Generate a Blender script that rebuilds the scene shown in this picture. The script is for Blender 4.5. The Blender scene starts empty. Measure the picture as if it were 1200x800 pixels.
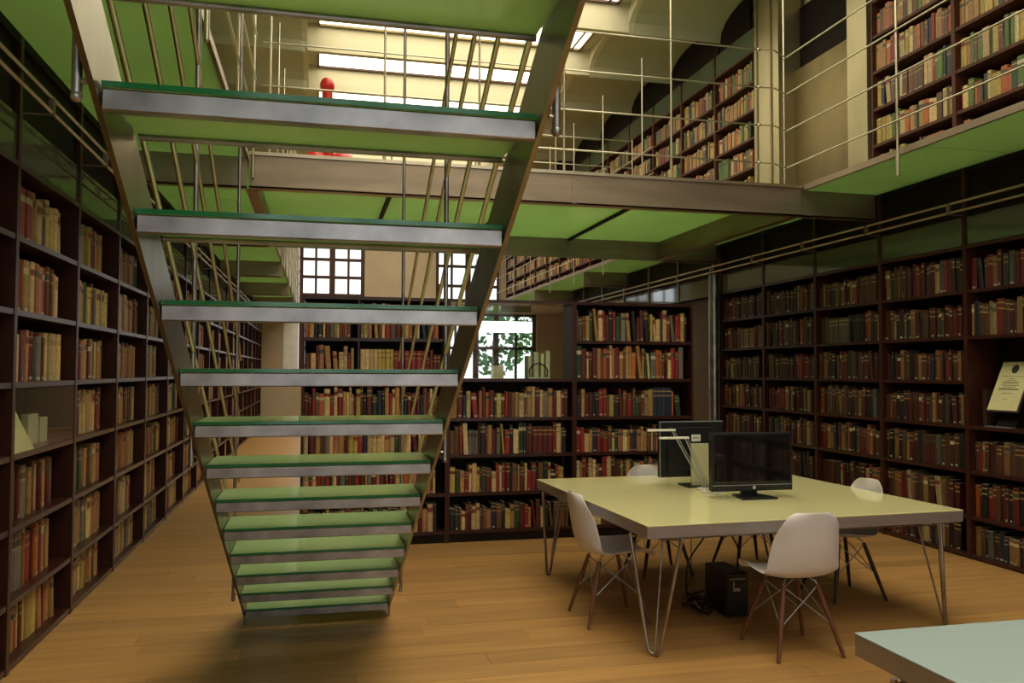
import bpy, bmesh, math, random
from mathutils import Vector, Matrix
random.seed(7)
SC = bpy.context.scene
COL = SC.collection
PI = math.pi

# ------------------------------------------------------------------ camera
F_PX, VX, VY, SL = 965.0, 372.0, 434.0, 0.0035      # focal length in pixels and the room's vanishing point
CAM = Vector((0, 0, 1.6))
_Y = Vector((VX - 600, VY - 400, F_PX)).normalized()
_D = Vector((1, SL, 0)).cross(Vector((VX - 600, VY - 400, F_PX))).normalized()
if _D.y < 0: _D = -_D
_Z = -_D
_X = _Y.cross(_Z)
AX = (_X, _Y, _Z)                                    # world axes seen in camera (x right, y down, z forward)
cam_data = bpy.data.cameras.new('camera'); cam = bpy.data.objects.new('camera', cam_data); COL.objects.link(cam)
right = Vector((AX[0].x, AX[1].x, AX[2].x)); down = Vector((AX[0].y, AX[1].y, AX[2].y)); fwd = Vector((AX[0].z, AX[1].z, AX[2].z))
m = Matrix((right, -down, -fwd)).transposed().to_4x4(); m.translation = CAM
cam.matrix_world = m
cam_data.sensor_width = 36; cam_data.lens = F_PX / 1200 * 36; cam_data.clip_end = 200
SC.camera = cam
def project(p):
    d = Vector(p) - CAM
    z = d.dot(fwd)
    if z < .05: return None
    return 600 + F_PX * d.dot(right) / z, 400 + F_PX * d.dot(down) / z, z

# ------------------------------------------------------------------ world, lights, exposure
W = bpy.data.worlds.new('sky'); SC.world = W; W.use_nodes = True
W.node_tree.nodes['Background'].inputs[0].default_value = (0.92, 0.96, 1.0, 1)
W.node_tree.nodes['Background'].inputs[1].default_value = 1.6
SC.view_settings.view_transform = 'Standard'; SC.view_settings.look = 'None'
SC.view_settings.gamma = 1; SC.view_settings.exposure = 0.12
SKY_PANE = 3.9
def area(name, loc, rot, sx, sy, power, color):
    l = bpy.data.lights.new(name, 'AREA'); l.shape = 'RECTANGLE'; l.size = sx; l.size_y = sy; l.energy = power; l.color = color
    o = bpy.data.objects.new(name, l); COL.objects.link(o); o.location = loc; o.rotation_euler = rot
    return o
# daylight coming in through the tall windows behind the viewer and those of the far wall
for _x in (.4, 3.5): area('window_daylight', (_x, -3.75, 3.0), (math.radians(90), 0, 0), 2.1, 4.0, 34, (0.93, 0.96, 1.0))

# ------------------------------------------------------------------ materials
MATS = {}
def new_mat(name):
    mt = bpy.data.materials.new(name); mt.use_nodes = True
    nt = mt.node_tree; b = nt.nodes['Principled BSDF']
    MATS[name] = mt
    return mt, nt, b
def link(nt, a, b): nt.links.new(a, b)
def noise(nt, scale, stretch=(1, 1, 1), detail=4, coords='Object'):
    tc = nt.nodes.new('ShaderNodeTexCoord'); mp = nt.nodes.new('ShaderNodeMapping'); n = nt.nodes.new('ShaderNodeTexNoise')
    mp.inputs['Scale'].default_value = stretch; n.inputs['Scale'].default_value = scale; n.inputs['Detail'].default_value = detail
    link(nt, tc.outputs[coords], mp.inputs[0]); link(nt, mp.outputs[0], n.inputs['Vector'])
    return n
def ramp(nt, fac, c0, c1, p0=.3, p1=.7):
    r = nt.nodes.new('ShaderNodeValToRGB')
    r.color_ramp.elements[0].color = (*c0, 1); r.color_ramp.elements[1].color = (*c1, 1)
    r.color_ramp.elements[0].position = p0; r.color_ramp.elements[1].position = p1
    link(nt, fac, r.inputs[0]); return r
def simple(name, c0, c1=None, rough=.5, metal=0, scale=6, stretch=(1, 1, 1), bump=0, spec=.5, coat=0):
    mt, nt, b = new_mat(name)
    if c1 is None: c1 = tuple(x * .85 for x in c0)
    n = noise(nt, scale, stretch)
    r = ramp(nt, n.outputs[0], c0, c1)
    link(nt, r.outputs[0], b.inputs['Base Color'])
    b.inputs['Roughness'].default_value = rough; b.inputs['Metallic'].default_value = metal
    b.inputs['Specular IOR Level'].default_value = spec
    if coat: b.inputs['Coat Weight'].default_value = coat; b.inputs['Coat Roughness'].default_value = .08
    if bump:
        bp = nt.nodes.new('ShaderNodeBump'); bp.inputs['Strength'].default_value = bump; bp.inputs['Distance'].default_value = .01
        link(nt, n.outputs[0], bp.inputs['Height']); link(nt, bp.outputs[0], b.inputs['Normal'])
    return mt
simple('dark_wood', (.050, .013, .007), (.028, .008, .005), rough=.36, scale=9, stretch=(8, 8, .8), bump=.05, spec=.28)
simple('shelf_wood', (.050, .015, .010), (.028, .008, .006), rough=.30, scale=9, stretch=(.8, 8, 8), bump=.05, spec=.34)
simple('gallery_wood', (.085, .026, .013), (.055, .017, .009), rough=.5, scale=9, stretch=(.8, 8, 8), spec=.2)
simple('black_panel', (.013, .008, .006), (.007, .004, .004), rough=.6, scale=5, spec=.12)
simple('plaster', (.62, .56, .42), (.56, .50, .37), rough=.9, scale=2)
simple('cream_plaster', (.60, .53, .38), (.55, .49, .34), rough=.85, scale=2)
simple('vault_plaster', (.46, .43, .30), (.42, .39, .27), rough=.9, scale=1.5)
simple('beige_wall', (.50, .40, .29), (.45, .36, .26), rough=.9, scale=2)
simple('steel', (.45, .415, .405), (.22, .205, .205), rough=.36, metal=1, scale=7, stretch=(1, 1, 1), bump=.02)
simple('beam_steel', (.36, .28, .21), (.25, .20, .15), rough=.42, metal=.85, scale=2.5, stretch=(.5, .5, 3))
simple('stringer_steel', (.29, .265, .19), (.15, .135, .095), rough=.30, metal=1, scale=3, stretch=(1, 2, .6))
simple('rod_steel', (.62, .56, .44), (.50, .45, .36), rough=.32, metal=1, scale=4)
simple('gold_panel', (.25, .19, .085), (.14, .105, .048), rough=.45, metal=.7, scale=1.6, stretch=(1, 1, .6))
simple('pier_metal', (.40, .345, .21), (.28, .24, .145), rough=.38, metal=.75, scale=1.5, stretch=(1, 1, .4))
simple('white_shell', (.66, .62, .64), (.62, .58, .60), rough=.38, scale=2)
simple('chair_wood', (.17, .065, .032), (.11, .040, .020), rough=.45, scale=12, stretch=(6, 6, .7))
simple('brown_panel', (.075, .045, .020), (.05, .03, .014), rough=.55, scale=1.5, spec=.2)
simple('black_plastic', (.010, .010, .012), (.006, .006, .008), rough=.35, scale=20)
simple('dark_leg_wood', (.035, .016, .010), (.022, .010, .008), rough=.45, scale=12)
simple('screen_glass', (.006, .006, .008), (.004, .004, .006), rough=.03, scale=4, spec=1.0, coat=1)
simple('silver_plastic', (.40, .40, .42), (.34, .34, .36), rough=.35, metal=.5, scale=8)
simple('cream_plastic', (.50, .48, .30), (.46, .44, .28), rough=.4, scale=6)
simple('white_plastic', (.75, .72, .62), (.70, .67, .58), rough=.35, scale=6)
simple('paper', (.66, .62, .34), (.58, .54, .28), rough=.8, scale=7)
simple('ink', (.03, .03, .02), rough=.8)
simple('red_plastic', (.62, .02, .012), (.50, .012, .01), rough=.35, scale=3)
simple('window_wood', (.075, .022, .012), (.05, .014, .008), rough=.5, scale=6)
simple('table_warm_reflection', (.78, .72, .38), (.75, .69, .36), rough=.06, scale=1.2, coat=.3)  # white top with the warm reflection put into its base colour
simple('table_cool_reflection', (.42, .51, .53), (.40, .48, .50), rough=.12, scale=1.2, coat=.3)  # the same white top, a cool reflection put into its base colour
simple('table_edge', (.42, .37, .36), (.34, .30, .29), rough=.35, metal=.6, scale=3, stretch=(.6, .6, 4))
simple('glass_edge', (.015, .24, .08), (.01, .16, .05), rough=.12, scale=3)
simple('pale_blind', (.85, .85, .85), rough=.7)
simple('foliage', (.10, .24, .05), (.03, .10, .02), rough=.6, scale=8)
simple('ground_outside', (.30, .30, .26), rough=.9)
simple('leather_dark', (.05, .02, .015), rough=.6)

def floor_material():
    mt, nt, b = new_mat('oak')
    oi = nt.nodes.new('ShaderNodeObjectInfo')
    n = noise(nt, 3.2, (.35, 5, 5), 6, 'Object')
    r = ramp(nt, n.outputs[0], (.52, .285, .100), (.36, .185, .062), .25, .75)
    mx = nt.nodes.new('ShaderNodeMix'); mx.data_type = 'RGBA'; mx.blend_type = 'MULTIPLY'; mx.inputs[0].default_value = 1
    r2 = ramp(nt, oi.outputs['Random'], (.80, .80, .82), (1.06, 1.04, 1.0), 0, 1)
    link(nt, r.outputs[0], mx.inputs[6]); link(nt, r2.outputs[0], mx.inputs[7]); link(nt, mx.outputs[2], b.inputs['Base Color'])
    b.inputs['Roughness'].default_value = .38
    b.inputs['Specular IOR Level'].default_value = .45
    return mt
floor_material()

def green_glass(name, col, trans, rough=.10, spec=.5):
    mt, nt, b = new_mat(name)
    n = noise(nt, 1.3)
    r = ramp(nt, n.outputs[0], col, tuple(c * .88 for c in col))
    link(nt, r.outputs[0], b.inputs['Base Color'])
    b.inputs['Roughness'].default_value = rough; b.inputs['Specular IOR Level'].default_value = spec
    tr = nt.nodes.new('ShaderNodeBsdfTranslucent'); link(nt, r.outputs[0], tr.inputs[0])
    mx = nt.nodes.new('ShaderNodeMixShader'); mx.inputs[0].default_value = trans
    out = nt.nodes['Material Output']
    link(nt, b.outputs[0], mx.inputs[1]); link(nt, tr.outputs[0], mx.inputs[2]); link(nt, mx.outputs[0], out.inputs[0])
    return mt
green_glass('green_glass', (.45, .61, .31), .60, rough=.07)
green_glass('tread_glass', (.50, .66, .34), .42, rough=.05)
green_glass('transom_glass', (.095, .125, .08), .10, rough=.05)
def clear_glass(name, tint, gloss):
    mt, nt, b = new_mat(name)
    nt.nodes.remove(b)
    tr = nt.nodes.new('ShaderNodeBsdfTransparent'); tr.inputs[0].default_value = (*tint, 1)
    gl = nt.nodes.new('ShaderNodeBsdfGlossy'); gl.inputs['Roughness'].default_value = .02
    fr = nt.nodes.new('ShaderNodeFresnel'); fr.inputs[0].default_value = gloss
    mx = nt.nodes.new('ShaderNodeMixShader')
    ge = nt.nodes.new('ShaderNodeNewGeometry'); ml = nt.nodes.new('ShaderNodeMath'); ml.operation = 'MULTIPLY'
    inv = nt.nodes.new('ShaderNodeMath'); inv.operation = 'SUBTRACT'; inv.inputs[0].default_value = 1
    link(nt, ge.outputs['Backfacing'], inv.inputs[1]); link(nt, fr.outputs[0], ml.inputs[0]); link(nt, inv.outputs[0], ml.inputs[1])
    link(nt, ml.outputs[0], mx.inputs[0]); link(nt, tr.outputs[0], mx.inputs[1]); link(nt, gl.outputs[0], mx.inputs[2])
    link(nt, mx.outputs[0], nt.nodes['Material Output'].inputs[0])
    return mt
clear_glass('clear_glass', (.95, .97, .95), 1.22)
def emit(name, col, strength):
    mt, nt, b = new_mat(name)
    b.inputs['Base Color'].default_value = (.8, .8, .8, 1)
    b.inputs['Emission Color'].default_value = (*col, 1); b.inputs['Emission Strength'].default_value = strength
    return mt
emit('skylight_pane', (1.0, .93, .70), SKY_PANE)
emit('white_glow', (1.0, .98, .95), 2.2)  # emission of the white band added in the far bay
def book_material():
    mt, nt, b = new_mat('book_cloth')
    at = nt.nodes.new('ShaderNodeVertexColor'); at.layer_name = 'Col'
    n = noise(nt, 40, (1, 1, 1), 3)
    r = ramp(nt, n.outputs[0], (.72, .70, .66), (1.1, 1.08, 1.05), .3, .7)
    mx = nt.nodes.new('ShaderNodeMix'); mx.data_type = 'RGBA'; mx.blend_type = 'MULTIPLY'; mx.inputs[0].default_value = 1
    link(nt, at.outputs[0], mx.inputs[6]); link(nt, r.outputs[0], mx.inputs[7]); link(nt, mx.outputs[2], b.inputs['Base Color'])
    b.inputs['Roughness'].default_value = .5
    return mt
book_material()

# ------------------------------------------------------------------ mesh helpers
class MB:
    def __init__(s): s.v = []; s.f = []; s.smooth = []
    def box(s, x0, y0, z0, x1, y1, z1):
        if x1 < x0: x0, x1 = x1, x0
        if y1 < y0: y0, y1 = y1, y0
        if z1 < z0: z0, z1 = z1, z0
        n = len(s.v)
        s.v += [(x0,y0,z0),(x1,y0,z0),(x1,y1,z0),(x0,y1,z0),(x0,y0,z1),(x1,y0,z1),(x1,y1,z1),(x0,y1,z1)]
        s.f += [(n,n+3,n+2,n+1),(n+4,n+5,n+6,n+7),(n,n+1,n+5,n+4),(n+1,n+2,n+6,n+5),(n+2,n+3,n+7,n+6),(n+3,n,n+4,n+7)]
        return s
    def prism(s, poly, axis, a, b):
        """poly: 2-D outline in the two other axes (x: (y,z); y: (x,z); z: (x,y))"""
        n = len(s.v); k = len(poly)
        def P(p, t):
            if axis == 'x': return (t, p[0], p[1])
            if axis == 'y': return (p[0], t, p[1])
            return (p[0], p[1], t)
        for t in (a, b):
            for p in poly: s.v.append(P(p, t))
        s.f.append(tuple(range(n + k - 1, n - 1, -1))); s.f.append(tuple(range(n + k, n + 2 * k)))
        for i in range(k):
            j = (i + 1) % k
            s.f.append((n + i, n + j, n + k + j, n + k + i))
        return s
    def tube(s, pts, r, seg=8, cap=True):
        pts = [Vector(p) for p in pts]
        rr = r if isinstance(r, (list, tuple)) else [r] * len(pts)
        n0 = len(s.v); up = None
        for i, p in enumerate(pts):
            if i == 0: t = pts[1] - p
            elif i == len(pts) - 1: t = p - pts[i - 1]
            else: t = (pts[i + 1] - p).normalized() + (p - pts[i - 1]).normalized()
            t.normalize()
            if up is None:
                up = Vector((0, 0, 1)) if abs(t.z) < .9 else Vector((1, 0, 0))
            a = t.cross(up).normalized(); b = t.cross(a).normalized(); up = -b if False else up
            if abs(t.dot(up)) > .98: up = a
            for k in range(seg):
                an = 2 * PI * k / seg
                s.v.append(tuple(p + a * math.cos(an) * rr[i] + b * math.sin(an) * rr[i]))
        for i in range(len(pts) - 1):
            for k in range(seg):
                q = n0 + i * seg; k2 = (k + 1) % seg
                s.f.append((q + k, q + k2, q + seg + k2, q + seg + k))
        if cap:
            s.f.append(tuple(n0 + k for k in range(seg))[::-1]); s.f.append(tuple(n0 + (len(pts) - 1) * seg + k for k in range(seg)))
        return s
    def rod(s, a, b, r, seg=8): return s.tube([a, b], r, seg)
    def ball(s, c, rx, ry=None, rz=None, nu=14, nv=9):
        ry = ry or rx; rz = rz or rx; n = len(s.v)
        for i in range(nv + 1):
            th = PI * i / nv
            for k in range(nu):
                ph = 2 * PI * k / nu
                s.v.append((c[0] + rx * math.sin(th) * math.cos(ph), c[1] + ry * math.sin(th) * math.sin(ph), c[2] + rz * math.cos(th)))
        for i in range(nv):
            for k in range(nu):
                k2 = (k + 1) % nu
                s.f.append((n + i * nu + k, n + (i + 1) * nu + k, n + (i + 1) * nu + k2, n + i * nu + k2))
        return s
    def mesh(s, name, mat, smooth=False, bevel=0):
        me = bpy.data.meshes.new(name); me.from_pydata(s.v, [], s.f); me.materials.append(MATS[mat])
        bm = bmesh.new(); bm.from_mesh(me)
        if smooth: bmesh.ops.remove_doubles(bm, verts=bm.verts, dist=1e-5)
        bmesh.ops.recalc_face_normals(bm, faces=bm.faces)
        if bevel: bmesh.ops.bevel(bm, geom=bm.edges[:], offset=bevel, segments=1, affect='EDGES')
        bm.to_mesh(me); bm.free()
        if smooth:
            for p in me.polygons: p.use_smooth = True
            me.set_sharp_from_angle(angle=math.radians(50))
        return me
    def obj(s, name, mat, parent=None, smooth=False, bevel=0, label=None):
        return put(name, s.mesh(name, mat, smooth, bevel), parent, label)
def put(name, me, parent=None, label=None, loc=None):
    o = bpy.data.objects.new(name, me); COL.objects.link(o)
    if parent is not None: o.parent = parent
    if label: o['label'] = label
    if loc: o.location = loc
    return o
def thing(name, label, cat, loc=(0, 0, 0), rz=0, group=None):
    o = bpy.data.objects.new(name, None); COL.objects.link(o); o.location = loc; o.rotation_euler = (0, 0, rz)
    o['label'] = label; o['category'] = cat
    if group: o['group'] = group
    return o
def tag(o, label, cat, group=None, kind=None):
    o['label'] = label; o['category'] = cat
    if group: o['group'] = group
    if kind: o['kind'] = kind
    return o
def struct(o, label, cat='structure'):
    o['kind'] = 'structure'; o['label'] = label; o['category'] = cat
    return o
def dup(root, loc, rz=None, label=None):
    r = root.copy(); COL.objects.link(r); r.location = loc
    if rz is not None: r.rotation_euler = (0, 0, rz)
    if label: r['label'] = label
    for ch in list(root.children):
        c = ch.copy(); COL.objects.link(c); c.parent = r
        for g in ch.children:
            d = g.copy(); COL.objects.link(d); d.parent = c
    return r

# ------------------------------------------------------------------ the room
XL, XR = -1.56, 5.48                   # faces of the two long bookcase walls
YB, YF = -3.3, 25.0                    # wall behind the viewer, far wall
ZS = 3.40                              # underside of the glass walkways
WX0, WX1 = -.60, 4.65                  # inner edges of the walkways
Y1, Y2 = 7.22, 10.65                   # the two cross beams of the bridge
ZV, ZT = 6.27, 6.66                    # springing of the vaults, skylights
VXL, VXR = -.20, 4.13                  # edges of the skylight well

# floor: base board and oak planks running across the room
fl = MB().box(-2.2, YB - .1, -.08, 8.6, YF + .2, -.022).obj('floor', 'oak'); struct(fl, 'oak plank floor of the reading room', 'floor')
PW = .185
rest = MB(); nrow = int((YF - YB) / PW)
cnt = 0
for i in range(nrow):
    y0 = YB + i * PW; near = 3.2 < y0 < 7.6
    x = -2.0 - random.random() * 1.6; x_end = 5.8 if y0 < 18 else 8.5
    while x < x_end:
        L = random.uniform(1.5, 2.3); a, b = max(x, -1.95), min(x + L, x_end)
        if b - a > .02:
            if near:
                dz = random.uniform(-.0004, .0004)
                MB().box(a + .001, y0 + .001, -.022, b - .001, y0 + PW - .001, dz).obj('plank', 'oak', fl); cnt += 1
            else: rest.box(a + .001, y0 + .001, -.022, b - .001, y0 + PW - .001, random.uniform(-.0004, .0004))
        x += L
o = rest.obj('plank_rows', 'oak', fl); o['kind'] = 'stuff'; o['label'] = 'oak planks further off and behind'

# side walls behind the bookcases
wl = MB().box(-2.0, YB, 0, -1.92, YF, 7.1).obj('wall_left', 'plaster'); struct(wl, 'long left wall behind the bookcases', 'wall')
wr = MB().box(5.84, YB, 0, 5.95, 18, 7.1).box(5.84, 18, 3.4, 5.95, YF, 7.1).obj('wall_right', 'plaster'); struct(wr, 'long right wall behind the bookcases', 'wall')
al = MB().box(5.95, 17.9, 0, 8.6, 18.0, 3.4).box(8.5, 18, 0, 8.6, YF, 3.4).box(5.95, 18, 3.4, 8.6, YF, 3.5).obj('wall_alcove', 'beige_wall')
struct(al, 'side bay opening at the far end of the right wall', 'wall')

def wall_with_holes(name, y0, y1, x0, x1, z0, z1, holes, mat, label):
    m_ = MB(); xs = sorted({x0, x1, *[h[0] for h in holes], *[h[1] for h in holes]}); zs = sorted({z0, z1, *[h[2] for h in holes], *[h[3] for h in holes]})
    for i in range(len(xs) - 1):
        for j in range(len(zs) - 1):
            cx_, cz_ = (xs[i] + xs[i + 1]) / 2, (zs[j] + zs[j + 1]) / 2
            if any(h[0] < cx_ < h[1] and h[2] < cz_ < h[3] for h in holes): continue
            m_.box(xs[i], y0, zs[j], xs[i + 1], y1, zs[j + 1])
    return struct(m_.obj(name, mat), label, 'wall')
HF = [(-.98, 1.35, 1.2, 5.45), (3.5, 5.55, 3.62, 5.45), (3.5, 6.7, 1.25, 3.38)]
wall_with_holes('wall_far', YF, YF + .45, -2.0, 8.6, 0, 7.1, HF, 'beige_wall', 'beige far wall with tall windows at the end of the hall')
HB = [(-.7, 1.5, .9, 5.0), (2.4, 4.6, .9, 5.0)]
wall_with_holes('wall_behind', YB - .3, YB, -2.0, 6.0, 0, 7.1, HB, 'plaster', 'wall behind the viewer with two tall windows')

def window(name, label, x0, x1, z0, z1, y, nx, nz, heavy=()):
    r = thing(name, label, 'window'); r['kind'] = 'structure'
    fr = MB(); t = .07
    fr.box(x0, y, z0, x0 + .11, y + .1, z1).box(x1 - .11, y, z0, x1, y + .1, z1).box(x0, y, z0, x1, y + .1, z0 + t).box(x0, y, z1 - t, x1, y + .1, z1)
    fr.obj('window_frame', 'window_wood', r)
    for i in range(1, nx):
        x = x0 + (x1 - x0) * i / nx; w = .085 if i in heavy else .035
        MB().box(x - w, y + .01, z0, x + w, y + .09, z1).obj('mullion', 'window_wood', r)
    for j in range(1, nz):
        z = z0 + (z1 - z0) * j / nz; w = .045
        MB().box(x0, y + .02, z - w, x1, y + .08, z + w).obj('glazing_bar', 'window_wood', r)
    for i in range(nx):
        for j in range(nz):
            MB().box(x0 + (x1 - x0) * i / nx, y + .045, z0 + (z1 - z0) * j / nz, x0 + (x1 - x0) * (i + 1) / nx, y + .051, z0 + (z1 - z0) * (j + 1) / nz).obj('pane', 'clear_glass', r)
    return r
window('window_1', 'tall brown framed window in the far wall, left of centre', -.55, 1.35, 1.2, 5.45, YF + .12, 4, 8, (2,))
MB().box(-.98, YF - .01, 1.16, -.56, YF + .2, 5.45).obj('window_reveal', 'pale_blind', bpy.data.objects['window_1'])
window('window_2', 'upper brown framed window at the far end, right', 3.5, 5.55, 3.62, 5.45, YF + .12, 4, 3, (2,))
window('window_3', 'wide lower window onto greenery, seen through the glass display', 3.5, 6.7, 1.25, 3.38, YF + .12, 5, 2, (2, 3))
window('window_4', 'tall window behind the viewer on the left', -.7, 1.5, .9, 5.0, YB - .2, 4, 7, (2,))
window('window_5', 'tall window behind the viewer on the right', 2.4, 4.6, .9, 5.0, YB - .2, 4, 7, (2,))

# ceiling: transverse vaults on both sides of a skylight well
BAY = 1.7; YB0 = 10.58 - BAY * 8
nb = int((YF - YB0) / BAY) + 1
def arc(ya, yb, rise, n=10):
    c, h = (ya + yb) / 2, (yb - ya) / 2
    return [(c - h * math.cos(PI * i / n), ZV + rise * math.sin(PI * i / n) ** .75) for i in range(n + 1)]
v = MB()
for k in range(nb):
    ya, yb = YB0 + k * BAY, min(YB0 + (k + 1) * BAY, YF + .4)
    a = arc(ya, yb, .36)
    for (xa, xb) in ((-1.95, VXL), (VXR, 5.9)):
        n = len(v.v)
        for (yy, zz) in a: v.v += [(xa, yy, zz), (xb, yy, zz)]
        for i in range(len(a) - 1): v.f.append((n + 2 * i, n + 2 * i + 1, n + 2 * i + 3, n + 2 * i + 2))
cl = v.obj('ceiling', 'vault_plaster'); struct(cl, 'vaulted ceiling with a row of skylights', 'ceiling')
v = MB().box(-2.0, YB0, 6.98, 6.0, YF + .4, 7.05); o = v.obj('roof_slab', 'plaster', cl)
for k in range(nb):
    ya, yb = YB0 + k * BAY, min(YB0 + (k + 1) * BAY, YF + .4)
    a = arc(ya, yb, .36)
    # cream faces of the well, cut by the vault curve, and thin raised rim
    for xa, xb in ((VXL - .08, VXL), (VXR, VXR + .08)):
        poly = [(yy, zz - .012) for (yy, zz) in a] + [(yb, ZT + .26), (ya, ZT + .26)]
        MB().prism(poly, 'x', xa, xb).obj('well_side', 'cream_plaster', cl)
    MB().box(VXL, ya - .05, ZV + .0, VXR, ya + .05, ZT + .25).obj('ceiling_beam', 'cream_plaster', cl)
    if YB0 + k * BAY > YF - 1: continue
    x0, x1, y0, y1 = VXL + .14, VXR - .16, ya + .08, yb - .08
    fr = MB()
    fr.box(VXL, ya + .05, ZT + .02, VXR, y0, ZT + .07).box(VXL, y1, ZT + .02, VXR, yb - .05, ZT + .07)
    fr.box(VXL, y0, ZT + .02, x0, y1, ZT + .07).box(x1, y0, ZT + .02, VXR, y1, ZT + .07)
    fr.obj('skylight_surround', 'cream_plaster', cl)
    fm = MB(); t = .035
    fm.box(x0, y0, ZT - .03, x0 + t, y1, ZT + .02).box(x1 - t, y0, ZT - .03, x1, y1, ZT + .02).box(x0, y0, ZT - .03, x1, y0 + t, ZT + .02).box(x0, y1 - t, ZT - .03, x1, y1, ZT + .02)
    fm.box(x1 - .16, y0 + t, ZT - .02, x1 - .13, y1 - t, ZT + .01)
    fm.obj('skylight_frame', 'window_wood' if k % 2 else 'gold_panel', cl)
    MB().box(x0 + t, y0 + t, ZT, x1 - t, y1 - t, ZT + .008).obj('skylight_pane', 'skylight_pane', cl)

# ------------------------------------------------------------------ walkways and bridge
def walkway(name, label, x0, x1, y0, y1, step, beams, edges, cat='walkway'):
    r = thing(name, label, cat)
    n = max(1, round((y1 - y0) / step)) if step else 1
    for i in range(n):
        a, b = y0 + (y1 - y0) * i / n, y0 + (y1 - y0) * (i + 1) / n
        MB().box(x0 + .01, a + .006, ZS, x1 - .01, b - .006, ZS + .03).obj('glass_panel', 'green_glass', r)
    bx0, bx1 = max(x0, XL + .001), min(x1, XR - .001)
    for yb_ in beams:
        MB().box(bx0, yb_, ZS - .26, bx1, yb_ + .012, ZS - .001).box(bx0, yb_, ZS - .26, bx1, yb_ + .09, ZS - .248).obj('cross_beam', 'beam_steel', r)
    for xe in edges:
        MB().box(xe - .012, y0, ZS - .012, xe + .012, y1, ZS + .045).obj('edge_strip', 'beam_steel', r)
    return r
lw = walkway('glass_walkway', 'green glass walkway along the upper left wall', -1.91, WX0, YB + .05, YF - .02, 1.72, [Y1, Y2, 14.1, 17.55, 21.0], [WX0])
rw = walkway('glass_walkway', 'green glass walkway along the upper right wall', WX1, 5.83, YB + .05, YF - .02, 1.72, [Y1, Y2, 14.1, 17.55, 21.0], [WX1])
br = thing('glass_bridge', 'green glass bridge on steel beams crossing the hall above the bookcase', 'bridge')
dv = [WX0 + .02, .7, 2.0, 3.3, WX1 - .02]
for i in range(4):
    MB().box(dv[i] + .02, Y1 + .02, ZS, dv[i + 1] - .02, Y2 - .01, ZS + .03).obj('glass_panel', 'green_glass', br)
for xd in dv[1:4]:
    MB().box(xd - .02, Y1 + .03, ZS - .03, xd + .02, Y2 - .01, ZS + .028).obj('panel_joint', 'black_panel', br)
MB().box(WX0 + .02, Y1 - .02, ZS - .26, WX1 - .02, Y1 - .005, ZS + .01).box(WX0 + .02, Y1 - .02, ZS - .26, WX1 - .02, Y1 + .1, ZS - .248).obj('front_beam', 'beam_steel', br)
MB().box(WX0 + .02, Y1 - .04, ZS + .011, WX1 - .02, Y1 + .02, ZS + .04).obj('edge_strip', 'rod_steel', br)
MB().box(2.26, Y1 - .026, ZS - .258, 2.30, Y1 - .021, ZS + .009).obj('splice_plate', 'beam_steel', br)
MB().box(WX0 + .02, Y2 - .005, ZS - .26, WX1 - .02, Y2 + .01, ZS + .04).obj('rear_beam', 'beam_steel', br)
for xa in (WX0 + .035, WX1 - .05):
    MB().box(xa - .012, Y1 + .11, ZS - .26, xa + .012, Y2 - .01, ZS - .002).box(xa - .05, Y1 + .11, ZS - .262, xa + .05, Y2 - .01, ZS - .25).obj('side_beam', 'beam_steel', br)

RZ = [ZS + .255, ZS + .63, ZS + 1.005, ZS + 1.38]
def railing(name, label, pts_fn, rail_a, rail_b, posts, tall=ZT - .45, low=ZS - .17):
    r = thing(name, label, 'railing')
    for z in RZ:
        a, b = Vector(rail_a), Vector(rail_b); a.z = b.z = z
        MB().rod(a, b, .008, 8).obj('rail', 'rod_steel', r, True)
    for p in posts:
        m_ = MB().rod((p[0], p[1], low), (p[0], p[1], tall), .010, 8)
        m_.rod((p[0], p[1], low - .02), (p[0], p[1], low + .15), .014, 8).ball((p[0], p[1], low - .02), .014, nu=8, nv=6)
        m_.obj('post', 'rod_steel', r, True)
    return r
railing('railing', 'steel railing with four rails along the right walkway edge', None, (WX1 - .07, -1, 0), (WX1 - .07, Y1 + .20, 0), [(WX1 - .055, y) for y in (-.6, 1.0, 2.6, 4.2, 5.77, 7.44)])
railing('railing', 'steel railing of the right walkway beyond the bridge', None, (WX1 - .07, Y2 + .12, 0), (WX1 - .07, YF - .4, 0), [(WX1 - .055, y) for y in (11.2, 12.9, 14.5, 16.1, 17.7, 19.3, 20.9, 22.5, 24.1)])
railing('railing', 'steel railing with four rails along the left walkway edge', None, (WX0 + .07, 1.2, 0), (WX0 + .07, Y1 - .12, 0), [(WX0 + .055, y) for y in (2.6, 4.2, 5.81, 7.15)])
railing('railing', 'steel railing of the left walkway beyond the bridge', None, (WX0 + .07, Y2 + .12, 0), (WX0 + .07, YF - .4, 0), [(WX0 + .055, y) for y in (11.2, 12.9, 14.5, 16.1, 17.7, 19.3, 20.9, 22.5, 24.1)])
fbr = railing('railing', 'steel railing along the front of the glass bridge', None, (WX0 + .12, Y1 + .03, 0), (4.2, Y1 + .03, 0), [(x, Y1 + .03) for x in (-.42, .55, 1.4, 2.2, 3.27)], low=ZS + .07)
railing('railing', 'thin steel railing along the rear of the glass bridge', None, (WX0 + .12, Y2 - .05, 0), (4.2, Y2 - .05, 0), [(x, Y2 - .05) for x in (-.3, .9, 2.0, 3.1, 4.2)], tall=ZS + 1.4, low=ZS + .07)
# joints where the bridge railing meets the tall corner post
for z in RZ:
    MB().tube([(4.2, Y1 + .03, z), (4.34, Y1 - .03, z - .02), (4.46, Y1 + .05, z - .02), (WX1 - .07, Y1 + .16, z)], .007, 6).ball((4.2, Y1 + .03, z), .018, nu=8, nv=6).obj('joint', 'rod_steel', fbr, True)

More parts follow.
